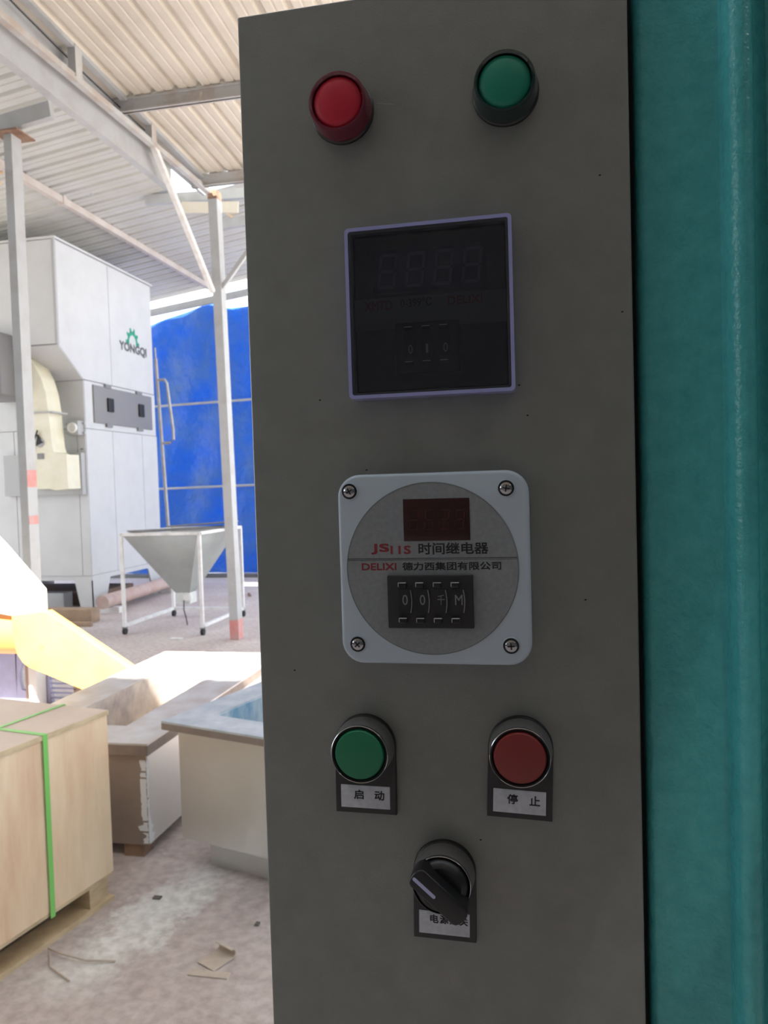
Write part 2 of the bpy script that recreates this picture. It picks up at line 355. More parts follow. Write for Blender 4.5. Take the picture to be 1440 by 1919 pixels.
# columns
c1 = thing('steel_column', 'grey square steel column with red paint at its foot, standing before the blue tarpaulin', 'column', (-3.03, 7.22, 0))
bm = new(); bar(bm, (-3.01, 7.24, 0), (-3.075, 7.24, 4.44), .12, .09, Vector((1, 0, 0))); obj('shaft', bm, P['steel'], c1)
bm = new(); bar(bm, (-3.075, 7.24, 4.36), (-3.076, 7.24, 4.445), .125, .096, Vector((1, 0, 0))); obj('column_head', bm, P['rust'], c1)
bm = new(); bar(bm, (-3.0098, 7.24, 0.002), (-3.0125, 7.24, .20), .123, .093, Vector((1, 0, 0))); f = obj('painted_foot', bm, P['redpaint'], c1); f['label'] = 'red painted column foot'
c2 = thing('steel_column', 'grey square steel column with red paint bands, at the left edge', 'column', (-3.51, 4.80, 0))
bm = new(); box(bm, -3.541, -3.480, 4.75, 4.855, 0, 3.98); obj('shaft', bm, P['steel'], c2)
bm = new(); box(bm, -3.60, -3.40, 4.70, 4.90, 3.98, 3.99); obj('cap_plate', bm, P['rust'], c2)
for z0, z1 in ((1.56, 1.68), (1.30, 1.36)):
    bm = new(); box(bm, -3.481, -3.4785, 4.7505, 4.8545, z0, z1); obj('paint_band', bm, P['redpaint'], c2)
bm = new(); tube(bm, [(-3.55, 4.74, 3.72), (-3.57, 4.70, 3.70), (-3.57, 4.70, 3.64), (-3.54, 4.70, 3.63)], .012, 8); obj('hook', bm, P['timber'], c2)
bm = new(); tube(bm, [(-3.14, 4.0+.4*k_, 4.60-.02*k_-.02*math.sin(k_*.7)) for k_ in range(6)], .006, 6); single('thin_cable', bm, P['ink'], 'thin dark cable running along the roof truss at the top left', 'cable')

# ================================================================== TARPAULIN
bm = new(); nx, nz = 70, 44
def tarp_top(x): return 4.42 + .215*(x+7.2) if x < -5.45 else 4.79-.0*(x+5.45) if x < -5.3 else 4.70
gr = []
for j in range(nz+1):
    row = []
    for i in range(nx+1):
        xx = -9.0 + 7.2*i/nx; tt = tarp_top(xx); zz = .02 + (tt-.02)*j/nz
        yy = 12.82 + .05*math.sin(xx*3.1+zz*.9) + .035*math.sin(xx*7.3-zz*2.3) + .02*math.sin(zz*6+xx*2)
        row.append(bm.verts.new((xx, yy, zz)))
    gr.append(row)
for j in range(nz):
    for i in range(nx): bm.faces.new((gr[j][i], gr[j][i+1], gr[j+1][i+1], gr[j+1][i]))
bmesh.ops.solidify(bm, geom=bm.faces[:], thickness=.004)
single('tarpaulin', bm, P['tarp'], 'large creased blue tarpaulin hung across the far end of the hall', 'tarpaulin')
for xx in (-8.8, -4.0):
    bm = new(); box(bm, xx-.04, xx+.04, 12.64, 12.72, 0, 4.90 if xx > -5 else 4.3); single('tarpaulin_post', bm, P['steel'], 'grey post at %s end of the tarpaulin rails' % ('right' if xx > -5 else 'left'), 'post')
for z0, z1, lb in ((2.98, 3.07, 'upper pale horizontal tube across the blue tarpaulin'), (1.53, 1.58, 'lower pale horizontal tube across the blue tarpaulin')):
    bm = new(); tube(bm, [(-8.755, 12.68, z0), (-4.045, 12.68, z1)], .022, 10); single('tarpaulin_rail', bm, P['steel'], lb, 'tube')
bm = new(); box(bm, -8.9, -4.0, 12.3, 12.55, 0, .05); single('kerb_board', bm, P['wall'], 'low grey board lying on floor along foot of the tarpaulin', 'board')

# ================================================================== WHITE MACHINE
mc = thing('dust_collector', 'tall white panelled dust collector with green gear logo, on tapered legs', 'machine', (-6.6, 9.7, 0))
XR, XL = -5.58, -7.6
bm = new(); prism(bm, [(8.80, .46), (8.80, 2.94), (8.31, 3.30), (8.31, 4.55), (10.61, 4.55), (10.64, .46)], XL+.01, XR-.012, 'x'); obj('casing', bm, P['mgrey'], mc, smooth=False)
def yz_panel(y0, y1, z0, z1, name='cladding_panel', m='mwhite', t=.012, skew=None):
    bm = new(); g = .004; pts = skew or [(y0+g, z0+g), (y1-g, z0+g), (y1-g, z1-g), (y0+g, z1-g)]
    prism(bm, pts, XR-.012, XR-.012+t, 'x'); return obj(name, bm, P[m], mc, smooth=False)
yz_panel(0, 0, 0, 0, skew=[(8.804, 2.948), (9.45, 2.948), (9.45, 4.54), (8.304, 4.54), (8.304, 3.30)])
yz_panel(9.455, 10.61, 2.944, 4.544)
yz_panel(8.80, 10.62, 2.33, 2.94)
yz_panel(8.80, 9.42, .46, 2.33); yz_panel(9.42, 10.20, .46, 2.33); yz_panel(10.20, 10.64, .46, 2.33)
def xz_panel(x0, x1, z0, z1, yf, name='cladding_panel', m='mwhite'):
    bm = new(); g = .004; box(bm, x0+g, x1-g, yf-.012, yf, z0+g, z1-g); return obj(name, bm, P[m], mc, smooth=False)
xz_panel(XL, XR, 3.305, 4.545, 8.31)
xz_panel(XL, XR, 2.33, 2.935, 8.80)
xz_panel(XL, -6.6, .46, 2.33, 8.80); xz_panel(-6.6, -5.70, .46, 2.33, 8.80); xz_panel(-5.70, XR, .46, 2.33, 8.80)
bm = new(); bmv = [bm.verts.new(v) for v in ((XL, 8.797, 2.945), (XR, 8.797, 2.945), (XR, 8.300, 3.297), (XL, 8.300, 3.297), (XL, 8.79, 2.937), (XR, 8.79, 2.937), (XR, 8.292, 3.289), (XL, 8.292, 3.289))]
for q in ((0, 1, 2, 3), (7, 6, 5, 4), (0, 4, 5, 1), (1, 5, 6, 2), (2, 6, 7, 3), (3, 7, 4, 0)): bm.faces.new([bmv[i] for i in q])
obj('cladding_panel', bm, P['mwhite'], mc, smooth=False)
bm = new(); box(bm, XL-.02, XR+.02, 8.28, 10.64, 4.55, 4.575); obj('roof_plate', bm, P['mwhite'], mc)
bm = new(); box(bm, XR-.03, XR+.006, 8.285, 8.32, 3.30, 4.55); obj('corner_trim', bm, P['mmid'], mc)
# hatch
bm = new(); box(bm, XR-.004, XR+.02, 8.98, 10.49, 2.415, 2.90, .006); ht = obj('hatch', bm, P['mgrey'], mc)
for yy in (9.35, 10.16):
    bm = new(); box(bm, XR+.018, XR+.045, yy-.07, yy+.07, 2.58, 2.76, .008); obj('handle', bm, P['ink'], ht)
for yy in (9.32, 10.13):
    for zz in (2.40, 2.915):
        bm = new(); box(bm, XR, XR+.03, yy-.07, yy+.07, zz-.025, zz+.025); obj('latch', bm, P['mgrey'], mc)
# base frame and legs
bm = new(); box(bm, XL, XR, 8.80, 8.86, .40, .46); box(bm, XL, XR, 10.58, 10.64, .40, .46); box(bm, XR-.06, XR, 8.86, 10.58, .40, .46); box(bm, XL, XL+.06, 8.86, 10.58, .40, .46); obj('base_frame', bm, P['mwhite'], mc)
for (lx, sx) in ((XR, -1), (XL, 1)):
    for (ly, sy) in ((8.80, 1), (10.64, -1)):
        bm = new(); prism(bm, [(lx, .40), (lx+sx*.25, .40), (lx+sx*.17, 0), (lx, 0)], ly, ly+sy*.012, 'y')
        prism(bm, [(ly, .40), (ly+sy*.42, .40), (ly+sy*.26, 0), (ly, 0)], lx, lx+sx*.012, 'x'); obj('leg', bm, P['mwhite'], mc, smooth=False)
# logo
gx = XR+.0015
bm = new(); cy, cz = 10.045, 3.615; ro, ri = .140, .092
N = 24
for k in range(N):
    a0, a1 = math.pi*k/N, math.pi*(k+1)/N
    prism(bm, [(cy+ri*math.cos(a0), cz+ri*math.sin(a0)*1.15), (cy+ro*math.cos(a0), cz+ro*math.sin(a0)*1.15), (cy+ro*math.cos(a1), cz+ro*math.sin(a1)*1.15), (cy+ri*math.cos(a1), cz+ri*math.sin(a1)*1.15)], gx-.002, gx, 'x')
for k in range(6):
    a = math.radians(36*k); d = Vector((math.cos(a), math.sin(a)*1.15)); n = Vector((-math.sin(a), math.cos(a)))
    pts = [Vector((cy, cz))+d*.128+n*.027, Vector((cy, cz))+d*.128-n*.027, Vector((cy, cz))+d*.182-n*.020, Vector((cy, cz))+d*.182+n*.020]
    if k in (0, 5): pts = [Vector((p[0], max(p[1], cz-.03))) for p in pts]
    prism(bm, [tuple(p) for p in pts], gx-.002, gx, 'x')
for q in (-1, 1): prism(bm, [(cy+q*ri, cz-.03), (cy+q*ro, cz-.03), (cy+q*ro, cz+.002), (cy+q*ri, cz+.002)], gx-.002, gx, 'x')
lg = obj('gear_logo', bm, P['logo'], mc, smooth=False); lg['label'] = 'green half gear emblem'
text('logo_lettering', 'YONGQI', gx+.001, 9.69, 3.455, .73, .135, P['logogrey'], mc, rot=(math.pi/2, 0, math.pi/2), heavy=.05)
# fan volute
fan = [(-6.215, 3.235), (-6.13, 3.19), (-6.05, 3.10), (-5.97, 2.95), (-5.915, 2.76), (-5.887, 2.53), (-5.872, 2.28), (-5.86, 2.10), (-5.84, 2.03), (-5.79, 2.0), (-5.67, 1.995), (-5.665, 1.572), (-5.84, 1.557), (-5.93, 1.58), (-6.02, 1.65), (-6.09, 1.76), (-6.15, 1.92), (-6.18, 2.12), (-6.20, 2.5), (-6.235, 2.6), (-6.24, 3.24)]
fan = [(a*.9835, 1.5+(b-1.5)*.9835) for a, b in fan]
bm = new(); prism(bm, fan, 8.36, 8.62, 'y'); fn = obj('fan_housing', bm, P['cream'], mc, smooth=False); fn['label'] = 'cream curved fan housing'
bm = new(); box(bm, -6.16, -5.72, 8.33, 8.64, 2.495, 2.512); obj('flange_joint', bm, P['mmid'], fn)
bm = new(); prism(bm, [(-5.945, 2.24), (-5.87, 2.14), (-5.965, 2.10)], 8.335, 8.36, 'y'); tube(bm, [(-6.06, 8.33, 1.99), (-5.93, 8.33, 2.29)], .010, 8); obj('damper_handle', bm, P['ink'], fn)
bm = new(); lathe(bm, -5.925, 2.14, 8.36, [(0, .02), (.045, .02), (.06, 0)], 24); obj('damper_knob', bm, P['mmid'], fn)
bm = new(); box(bm, -5.965, -5.88, 8.35, 8.36, 1.94, 2.01); obj('rating_plate', bm, P['mgrey'], fn)
bm = new(); box(bm, -6.70, -5.60, 8.70, 8.788, 1.50, 2.02); fp = obj('outlet_flange', bm, P['mmid'], mc)
bm = new(); box(bm, -6.2, -5.67, 8.62, 8.70, 1.58, 1.99); obj('outlet_neck', bm, P['cream'], mc)
for zz in (1.58, 1.76, 1.94):
    bm = new(); lathe(bm, -5.63, zz, 8.70, [(0, .012), (.012, .01), (.014, 0)], 8); obj('bolt', bm, P['mgrey'], fp)
bm = new(); box(bm, -6.75, -6.19, 8.05, 8.75, 2.70, 3.45, .03); obj('fan_motor', bm, P['mgrey'], mc)
# alarm unit
bm = new(); box(bm, -5.745, -5.60, 8.66, 8.788, 2.24, 2.42, .01); al = obj('gauge_box', bm, P['mmid'], mc)
bm = new(); lathe(bm, -5.672, 2.33, 8.66, [(0, .012), (.045, .012), (.05, .03), (.062, .03), (.066, 0)], 32); obj('gauge_dial', bm, P['cartw'], al)
bm = new(); box(bm, -5.83, -5.50+-.07, 8.75, 8.788, 2.26, 2.28); box(bm, -5.83, -5.57, 8.75, 8.788, 2.38, 2.40); obj('bracket', bm, P['mmid'], al)
for k in range(3):
    bm = new(); box(bm, -5.66+.0*k, -5.62, 8.785, 8.789, 1.92+.07*k, 1.94+.07*k); obj('stencil_mark', bm, P['mgrey'], mc)
# skid timbers, pipe and scrap below
bm = new(); box(bm, -6.9, -5.12, 8.02, 8.20, 0, .16, .006); single('timber_baulk', bm, P['timber2'], 'brown timber baulk on floor before the dust collector', 'timber')
bm = new(); box(bm, -7.1, -5.0, 7.80, 7.86, 0, .05, .004); single('timber_baulk', bm, P['timber2'], 'thin brown batten on floor in front of the thick timber baulk', 'timber')
bm = new(); tube(bm, [(-5.30, 8.55, .16), (-5.42, 10.75, .16)], .085, 20); single('steel_pipe', bm, P['pinkpipe'], 'pinkish round pipe lying beside the dust collector legs', 'pipe')
bm = new(); box(bm, -5.44, -5.18, 8.72, 8.84, 0, .074); single('pipe_support', bm, P['cartw'], 'small white block under near end of the pinkish pipe', 'block')
bm = new(); box(bm, -5.54, -5.26, 10.50, 10.62, 0, .074); single('pipe_support', bm, P['cartw'], 'small white block under far end of the pinkish pipe', 'block')
bm = new(); box(bm, -7.3, -5.75, 9.3, 10.1, 0, .20, .01); single('scrap_box', bm, P['brown'], 'dark brown low scrap box on floor under the dust collector', 'box')
bm = new(); box(bm, -6.5, -6.1, 8.95, 9.15, 0, .22, .01); single('parts_box', bm, P['mmid'], 'small pale box on floor under front of the dust collector', 'box')
# upright pipe with side loop beside the machine
pp = thing('pipe_stand', 'rusty white upright pipe with a side loop, behind the dust collector', 'pipe', (-5.62, 11.0, 0))
bm = new(); tube(bm, [(-5.60, 11, 0), (-5.735, 11, 3.55)], .026, 12); tube(bm, [(-5.735, 11, 3.55), (-5.74, 11, 3.72)], .014, 8); obj('upright', bm, P['steelrust'], pp)
bm = new(); tube(bm, [(-5.73, 11, 3.22), (-5.60, 11, 3.22), (-5.565, 11, 3.17), (-5.49, 11, 2.45), (-5.49, 11, 2.30), (-5.55, 11, 2.25), (-5.68, 11, 2.25)], .022, 12); obj('side_loop', bm, P['steelrust'], pp)

# ================================================================== HOPPER CART
ct = thing('hopper_cart', 'white tube frame cart on castors carrying a sheet metal hopper', 'cart', (-3.89, 7.96, 0))
cx0, cx1, cy0, cy1 = -4.335, -3.45, 7.40, 8.52
corners = [(cx0, cy0), (cx1, cy0), (cx1, cy1), (cx0, cy1)]
for (ax, ay) in corners:
    bm = new(); box(bm, ax-.016, ax+.016, ay-.016, ay+.016, .08, 1.07); obj('leg', bm, P['cartw'], ct)
    bm = new(); tube(bm, [(ax-.015, ay, .035), (ax+.015, ay, .035)], .035, 16); ca = obj('castor', bm, P['ink'], ct)
    bm = new(); box(bm, ax-.022, ax+.022, ay-.025, ay+.025, .068, .08); obj('castor_bracket', bm, P['mgrey'], ca)
for zz in (.095, 1.06):
    for a, b in zip(corners, corners[1:]+corners[:1]):
        if zz < .5 and a[1] == b[1] and a[1] == cy0: continue
        bm = new(); bar(bm, (a[0], a[1], zz), (b[0], b[1], zz), .032, .032); obj('frame_rail', bm, P['cartw'], ct)
bm = new(); T = [bm.verts.new((ax, ay, 1.045)) for ax, ay in ((cx0+.02, cy0+.0), (cx1-.02, cy0+.0), (cx1-.02, cy1-.02), (cx0+.02, cy1-.02))]
ox, oy = -3.875, 7.92
B_ = [bm.verts.new((ox+a*.085, oy+b*.085, .38)) for a, b in ((-1, -1), (1, -1), (1, 1), (-1, 1))]
for i in range(4): bm.faces.new((T[i], T[(i+1) % 4], B_[(i+1) % 4], B_[i]))
bmesh.ops.solidify(bm, geom=bm.faces[:], thickness=.004); obj('hopper', bm, P['hopper'], ct, smooth=False)
bm = new(); box(bm, ox-.085, ox+.085, oy-.085, oy+.085, .26, .38); obj('outlet', bm, P['hopper'], ct)
bm = new(); lathe(bm, ox+.06, .33, oy-.085, [(0, .03), (.03, .03), (.05, .015), (.05, 0)], 20); obj('valve', bm, P['cartw'], ct)
bm = new(); tube(bm, [(ox+.02, oy-.1, .30), (ox+.03, oy-.13, .2), (ox+.05, oy-.12, .1), (ox+.07, oy-.14, .03)], .006, 6); obj('hanging_cord', bm, P['ink'], ct)
bm = new(); bar(bm, (cx0+.05, cy0+.10, 1.085), (cx1-.02, cy1-.35, 1.085), .42, .008); bar(bm, (cx0+.15, cy0+.75, 1.10), (cx1+.02, cy1-.12, 1.13), .30, .008)
single('scrap_sheet', bm, P['junk'], 'dark scrap sheets lying over the top of the hopper', 'sheet')

# ================================================================== CRATE ON PALLET
C0 = Vector((-1.57, 2.53, 0)); u = Vector((-.2, -.98, 0)).normalized(); v = Vector((-u.y, u.x, 0)) * 1.0
if v.x > 0: v = -v
cr = thing('plywood_crate', 'pale plywood crate with green straps on a wooden pallet', 'crate', tuple(C0 + u*.5 + v*.4))
def lbox(bm, o, a, b, u0, u1, v0, v1, z0, z1):
    P8 = [o + a*s + b*t + Vector((0, 0, z)) for z in (z0, z1) for s, t in ((u0, v0), (u1, v0), (u1, v1), (u0, v1))]
    q = [bm.verts.new(p) for p in P8]
    for f_ in ((0, 1, 2, 3), (7, 6, 5, 4), (0, 4, 5, 1), (1, 5, 6, 2), (2, 6, 7, 3), (3, 7, 4, 0)): bm.faces.new([q[i] for i in f_])
UL, VL = 1.05, .85
bm = new(); lbox(bm, C0, u, v, 0, UL, 0, .012, .108, .692); obj('side_panel', bm, P['ply'], cr)
bm = new(); lbox(bm, C0, u, v, 0, UL, VL-.012, VL, .108, .692); obj('side_panel', bm, P['ply'], cr)
for u0 in (.0, UL-.012):
    bm = new(); lbox(bm, C0, u, v, u0, u0+.012, .0125, VL-.0125, .108, .692); obj('end_panel', bm, P['ply'], cr)
bm = new(); lbox(bm, C0, u, v, -.004, UL+.004, -.004, VL+.004, .692, .706); ld = obj('lid', bm, P['plytop'], cr)
bm = new(); lbox(bm, C0, u, v, -.005, UL+.005, -.0055, -.004, .690, .707); obj('lid_edge', bm, P['timber'], ld)
for (uu, vv) in [(.02, .01), (.5, .01), (.94, .01), (.02, .38), (.5, .38), (.94, .38), (.02, .75), (.5, .75), (.94, .75)]:
    bm = new(); lbox(bm, C0, u, v, uu, uu+.09, vv, vv+.09, .018, .094); obj('pallet_block', bm, P['timber'], cr)
for vv in (0, .375, .75):
    bm = new(); lbox(bm, C0, u, v, 0, UL, vv, vv+.1, 0, .018); obj('pallet_board', bm, P['timber'], cr)
for k in range(6):
    bm = new(); lbox(bm, C0, u, v, .004, UL-.004, .003+k*.149, .003+k*.149+.1, .094, .108); obj('pallet_board', bm, P['timber'], cr)
bm = new(); a0, a1, t = .280, .300, .0012
lbox(bm, C0, u, v, a0, a1, -.0056-t, -.0056, .09, .707+t); lbox(bm, C0, u, v, a0, a1, -.0056, VL+.006, .7065, .7065+t); lbox(bm, C0, u, v, a0, a1, VL+.005, VL+.006, .09, .707)
obj('strap', bm, P['strap'], cr)
bm = new(); lbox(bm, C0, u, v, -.006, UL+.006, .205, .22, .708, .7092); lbox(bm, C0, u, v, -.0075, -.006, .205, .22, .09, .7092); obj('strap', bm, P['strap'], cr)

# ================================================================== TANKS
t1 = thing('metal_tank', 'weathered open steel tank with wide zinc rim, between crate and second tank', 'tank', (-1.965, 3.66, 0))
bx0, bx1, by0, by1, zt = -2.36, -1.575, 2.82, 4.50, .482
rw = .215
bm = new(); box(bm, bx0+.02, bx1-.02, by0+.02, by0+.03, .055, .44); obj('front_wall', bm, P['tank'], t1)
bm = new(); box(bm, bx0+.02, bx1-.02, by1-.03, by1-.02, .055, .44); obj('rear_wall', bm, P['tank'], t1)
bm = new(); box(bm, bx1-.03, bx1-.02, by0+.03, by1-.03, .055, .44); obj('right_wall', bm, P['stainless'], t1)
bm = new(); box(bm, bx0+.02, bx0+.03, by0+.03, by1-.03, .055, .44); obj('left_wall', bm, P['tank'], t1)
for nm, a in (('liner_front', (bx0+rw, bx1-rw, by0+rw, by0+rw+.006)), ('liner_rear', (bx0+rw, bx1-rw, by1-rw-.006, by1-rw)), ('liner_left', (bx0+rw, bx0+rw+.006, by0+rw, by1-rw)), ('liner_right', (bx1-rw-.006, bx1-rw, by0+rw, by1-rw))):
    bm = new(); box(bm, *a, .08, zt-.006); obj(nm, bm, P['tankin'], t1)
bm = new(); box(bm, bx0+.03, bx1-.03, by0+.03, by1-.03, .055, .08); obj('tank_bottom', bm, P['tankin'], t1)
for a in ((bx0, bx1, by0, by0+rw), (bx0, bx1, by1-rw, by1), (bx0, bx0+rw, by0+rw, by1-rw), (bx1-rw, bx1, by0+rw, by1-rw)):
    bm = new(); box(bm, a[0], a[1], a[2], a[3], zt-.008, zt); obj('rim_plate', bm, P['rim'], t1)
bm = new(); frame_rect(bm, bx0+.001, bx1-.001, by0+.001, by1-.001, zt-.05, zt-.008, .012); obj('rim_skirt', bm, P['rimedge'], t1)
for a in ((bx1-.14, by0+.03), (bx0+.05, by0+.03), (bx1-.14, by1-.12), (bx0+.05, by1-.12)):
    bm = new(); box(bm, a[0], a[0]+.09, a[1], a[1]+.08, 0, .055); obj('foot', bm, P['rust'], t1)
# white filler smeared down the near corner
bm = new(); rr = random.Random(3)
for side in (0, 1):
    n = 40; inner = []; outer = []; wv = .02
    for k in range(n+1):
        z_ = .062 + .345*k/n; wv = min(.045, max(.004, wv + rr.uniform(-.011, .011))); base_w = 1.5 if k < 9 else (.9 if side else .55)
        inner.append((.0 if side else rr.uniform(0, .004), z_)); outer.append((.004 + wv*base_w, z_))
    for k in range(n):
        q = [inner[k], outer[k], outer[k+1], inner[k+1]]
        if rr.random() < .06: continue
        if side: prism(bm, [(by0+.02+p[0], p[1]) for p in q], bx1-.02, bx1-.018, 'x')
        else: prism(bm, [(bx1-.02-p[0], p[1]) for p in q], by0+.018, by0+.02, 'y')
wf = obj('filler_smear', bm, P['paint'], t1, smooth=False); wf['kind'] = 'stuff'

O2 = Vector((-1.475, 2.755, 0)); a2 = Vector((.957, -.29, 0)); b2 = Vector((.29, .957, 0)); A2, B2, rw2 = .82, 1.15, .145
t2 = thing('metal_tank', 'open stainless tank with blue-grey rim on a plinth, half hidden by the cabinet', 'tank', tuple(O2 + a2*.4 + b2*.55))
for nm, q in (('front_wall', (.045, A2-.045, .045, .055)), ('rear_wall', (.045, A2-.045, B2-.055, B2-.045)), ('left_wall', (.045, .055, .055, B2-.055)), ('right_wall', (A2-.055, A2-.045, .055, B2-.055))):
    bm = new(); lbox(bm, O2, a2, b2, *q, .125, .565); obj(nm, bm, P['stainless'], t2)
for nm, q in (('liner_front', (rw2, A2-rw2, rw2, rw2+.006)), ('liner_rear', (rw2, A2-rw2, B2-rw2-.006, B2-rw2)), ('liner_left', (rw2, rw2+.006, rw2, B2-rw2)), ('liner_right', (A2-rw2-.006, A2-rw2, rw2, B2-rw2))):
    bm = new(); lbox(bm, O2, a2, b2, *q, .17, .594); obj(nm, bm, P['tankin2'], t2)
bm = new(); lbox(bm, O2, a2, b2, .055, A2-.055, .055, B2-.055, .125, .17); obj('tank_bottom', bm, P['tankin2'], t2)
for q in ((0, A2, 0, rw2), (0, A2, B2-rw2, B2), (0, rw2, rw2, B2-rw2), (A2-rw2, A2, rw2, B2-rw2)):
    bm = new(); lbox(bm, O2, a2, b2, *q, .592, .60); obj('rim_plate', bm, P['rim2'], t2)
bm = new()
for q in ((0, A2, 0, .012), (0, A2, B2-.012, B2), (0, .012, .012, B2-.012), (A2-.012, A2, .012, B2-.012)): lbox(bm, O2+Vector((0, 0, 0)), a2, b2, *[c_ for c_ in q], .566, .592)
obj('rim_skirt', bm, P['rimedge'], t2)
bm = new(); lbox(bm, O2, a2, b2, .12, A2-.08, .12, B2-.1, 0, .125); obj('plinth', bm, P['stainless'], t2)

# ================================================================== YELLOW MACHINE
ym = thing('yellow_machine', 'sunlit yellow and cream sheet metal machine at the left edge behind the crate', 'machine', (-3.1, 4.55, 0))
hood = [(-3.387, .72), (-3.387, .62), (-3.378, .53), (-3.355, .46), (-3.32, .41), (-3.28, .382), (-2.912, .249), (-2.66, .155), (-2.44, .30), (-2.586, .407), (-3.137, .748)]
bm = new(); prism(bm, [(a-.012, b) for a, b in hood], 4.42, 4.49, 'y', bev=.004); h_ = obj('hood', bm, P['yellow'], ym); h_['label'] = 'yellow rounded hood'
bm = new(); prism(bm, [(-3.9, 1.75), (-3.475, 1.225), (-3.165, .888), (-3.165, .748), (-3.405, .718), (-3.9, .80)], 4.425, 4.465, 'y', bev=.004); obj('housing', bm, P['paleyel'], ym)
bm = new(); tube(bm, [(-3.9, 4.56, .58), (-3.392, 4.56, .58)], .14, 28); obj('roller', bm, P['orange'], ym)
for k, (dx_, dz_) in enumerate(((0, 0), (.016, -.004))):
    bm = new(); bar(bm, (-3.20+dx_, 4.418, .50+dz_), (-3.192+dx_, 4.418, .535+dz_), .005, .004, Vector((0, 1, 0))); obj('vent_slit', bm, P['brown'], h_)
# frame below with a round-ended opening
FK = 4.86/4.5                                     # frame stands a little behind the hood
def fx(pts): return [(a*FK, max(0, 1.5+(b-1.5)*FK)) for a, b in pts]
for nm, mm, pts in (('frame_panel', 'violet', [(-3.9, 0.05), (-3.455, 0.05), (-3.445, .50), (-3.9, .60)]),
                    ('frame_post', 'brown', [(-3.385, 0.05), (-3.335, 0.05), (-3.335, .46), (-3.385, .48)]),
                    ('frame_panel', 'violet', [(-3.335, 0.05), (-3.19, 0.05), (-3.22, .40), (-3.335, .46)]),
                    ('frame_panel', 'violet', [(-3.455, 0.05), (-3.385, 0.05), (-3.385, .20), (-3.415, .205), (-3.43, .26), (-3.425, .33), (-3.405, .38), (-3.385, .40), (-3.385, .50), (-3.455, .50)]),
                    ('frame_panel', 'brown', [(-3.03, 0.05), (-2.75, 0.05), (-2.75, .24), (-2.98, .33), (-3.03, .34)])):
    bm = new(); prism(bm, fx(pts), 4.87, 4.90, 'y'); obj(nm, bm, P[mm], ym)
for k in range(8):
    zz = .01+.034*k; bm = new(); box(bm, -3.46, -3.25, 4.87, 4.90, zz, zz+.007); obj('louvre_slat', bm, P['violet'], ym)

# ================================================================== FLOOR DEBRIS
bm = new(); ctr = [(0, .003), (.05, .003), (.075, .003)] + [(.075+.015*math.sin(a_*.42), .018-.015*math.cos(a_*.42)) for a_ in range(1, 9)]
for (p_, q_) in zip(ctr, ctr[1:]):
    L_ = lambda x_, w__, z_: (-1.06 + x_*.45 - w__*.89, 2.20 + x_*.89 + w__*.45, z_)
    vs8 = [bm.verts.new(L_(x_, w__, z_+dz)) for dz in (0, .002) for (x_, z_) in (p_, q_) for w__ in (-.04, .04)]
    for f_ in ((0, 1, 3, 2), (4, 6, 7, 5), (0, 2, 6, 4), (1, 5, 7, 3), (0, 4, 5, 1), (2, 3, 7, 6)): bm.faces.new([vs8[k_] for k_ in f_])
single('cardboard_scrap', bm, P['card'], 'curled scrap of cardboard on floor below the tanks', 'scrap')
bm = new(); box(bm, -1.10, -.97, 2.155, 2.185, 0, .004); single('cardboard_strip', bm, P['card'], 'flat cardboard strip on floor beside the curled scrap', 'scrap')
bm = new(); tube(bm, [(-1.62, 2.21, .006), (-1.55, 2.17, .02), (-1.45, 2.16, .012), (-1.36, 2.18, .006)], .0035, 6); tube(bm, [(-1.61, 2.2, .004), (-1.55, 2.12, .006), (-1.45, 2.07, .004)], .003, 6)
single('dry_twig', bm, P['card'], 'thin bent packing strip on floor at foot of the crate', 'scrap')
bm = new(); box(bm, -1.43, -1.40, 2.55, 2.57, 0, .006, .001); single('pebble', bm, P['junk'], 'small dark chip on floor near the pale dust streak', 'scrap')
bm = new(); box(bm, -.99, -.975, 2.44, 2.46, 0, .007, .001); single('pebble', bm, P['junk'], 'small dark chip on floor close to the cabinet edge', 'scrap')
bm = new(); tube(bm, [(-3.05, 6.35, .01), (-3.0, 6.5, .03), (-2.86, 6.55, .015), (-2.80, 6.42, .01)], .008, 6); single('wire_scrap', bm, P['rust'], 'rusty wire scrap on floor in front of the column foot', 'scrap')
bm = new(); box(bm, -3.70, -3.58, 7.16, 7.22, 0, .012, .003); single('paper_scrap', bm, P['cartw'], 'white scrap lying on floor before the hopper cart', 'scrap')
bm = new(); bar(bm, (-4.10, 10.35, .01), (-3.98, 10.1, .01), .03, .02); single('stick', bm, P['rust'], 'dark stick on floor beyond the hopper cart', 'scrap')

# ================================================================== TEAL MACHINE BODY (right)
te = thing('teal_machine', 'teal hammered paint machine body standing right of the control cabinet', 'machine', (.10, .6, 0))
prof = [(.0466, 1.2), (.0466, .3725)]
for k in range(7):
    a = math.pi/2*k/6; prof.append((.0466+.004-.004*math.cos(a), .3725-.004*math.sin(a)))
# flat, then a raised rounded rib, then the recess
prof += [(.076, .3683), (.0815, .3668)]
for k in range(13):
    a = math.pi - math.pi*.97*k/12; prof.append((.0885+.0065*math.cos(a), .3655+.0110*-math.sin(a)*1.0))
prof += [(.0955, .385), (.110, .400), (.60, .400), (.60, 1.2)]
bm = new(); prism(bm, prof, 0, 2.1, 'z'); obj('body_sheet', bm, P['teal'], te)
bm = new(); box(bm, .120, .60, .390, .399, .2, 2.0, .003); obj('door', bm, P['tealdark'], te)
bm = new(); box(bm, .04, .62, .44, 1.22, 2.1, 2.14, .004); obj('top_cover', bm, P['teal'], te)

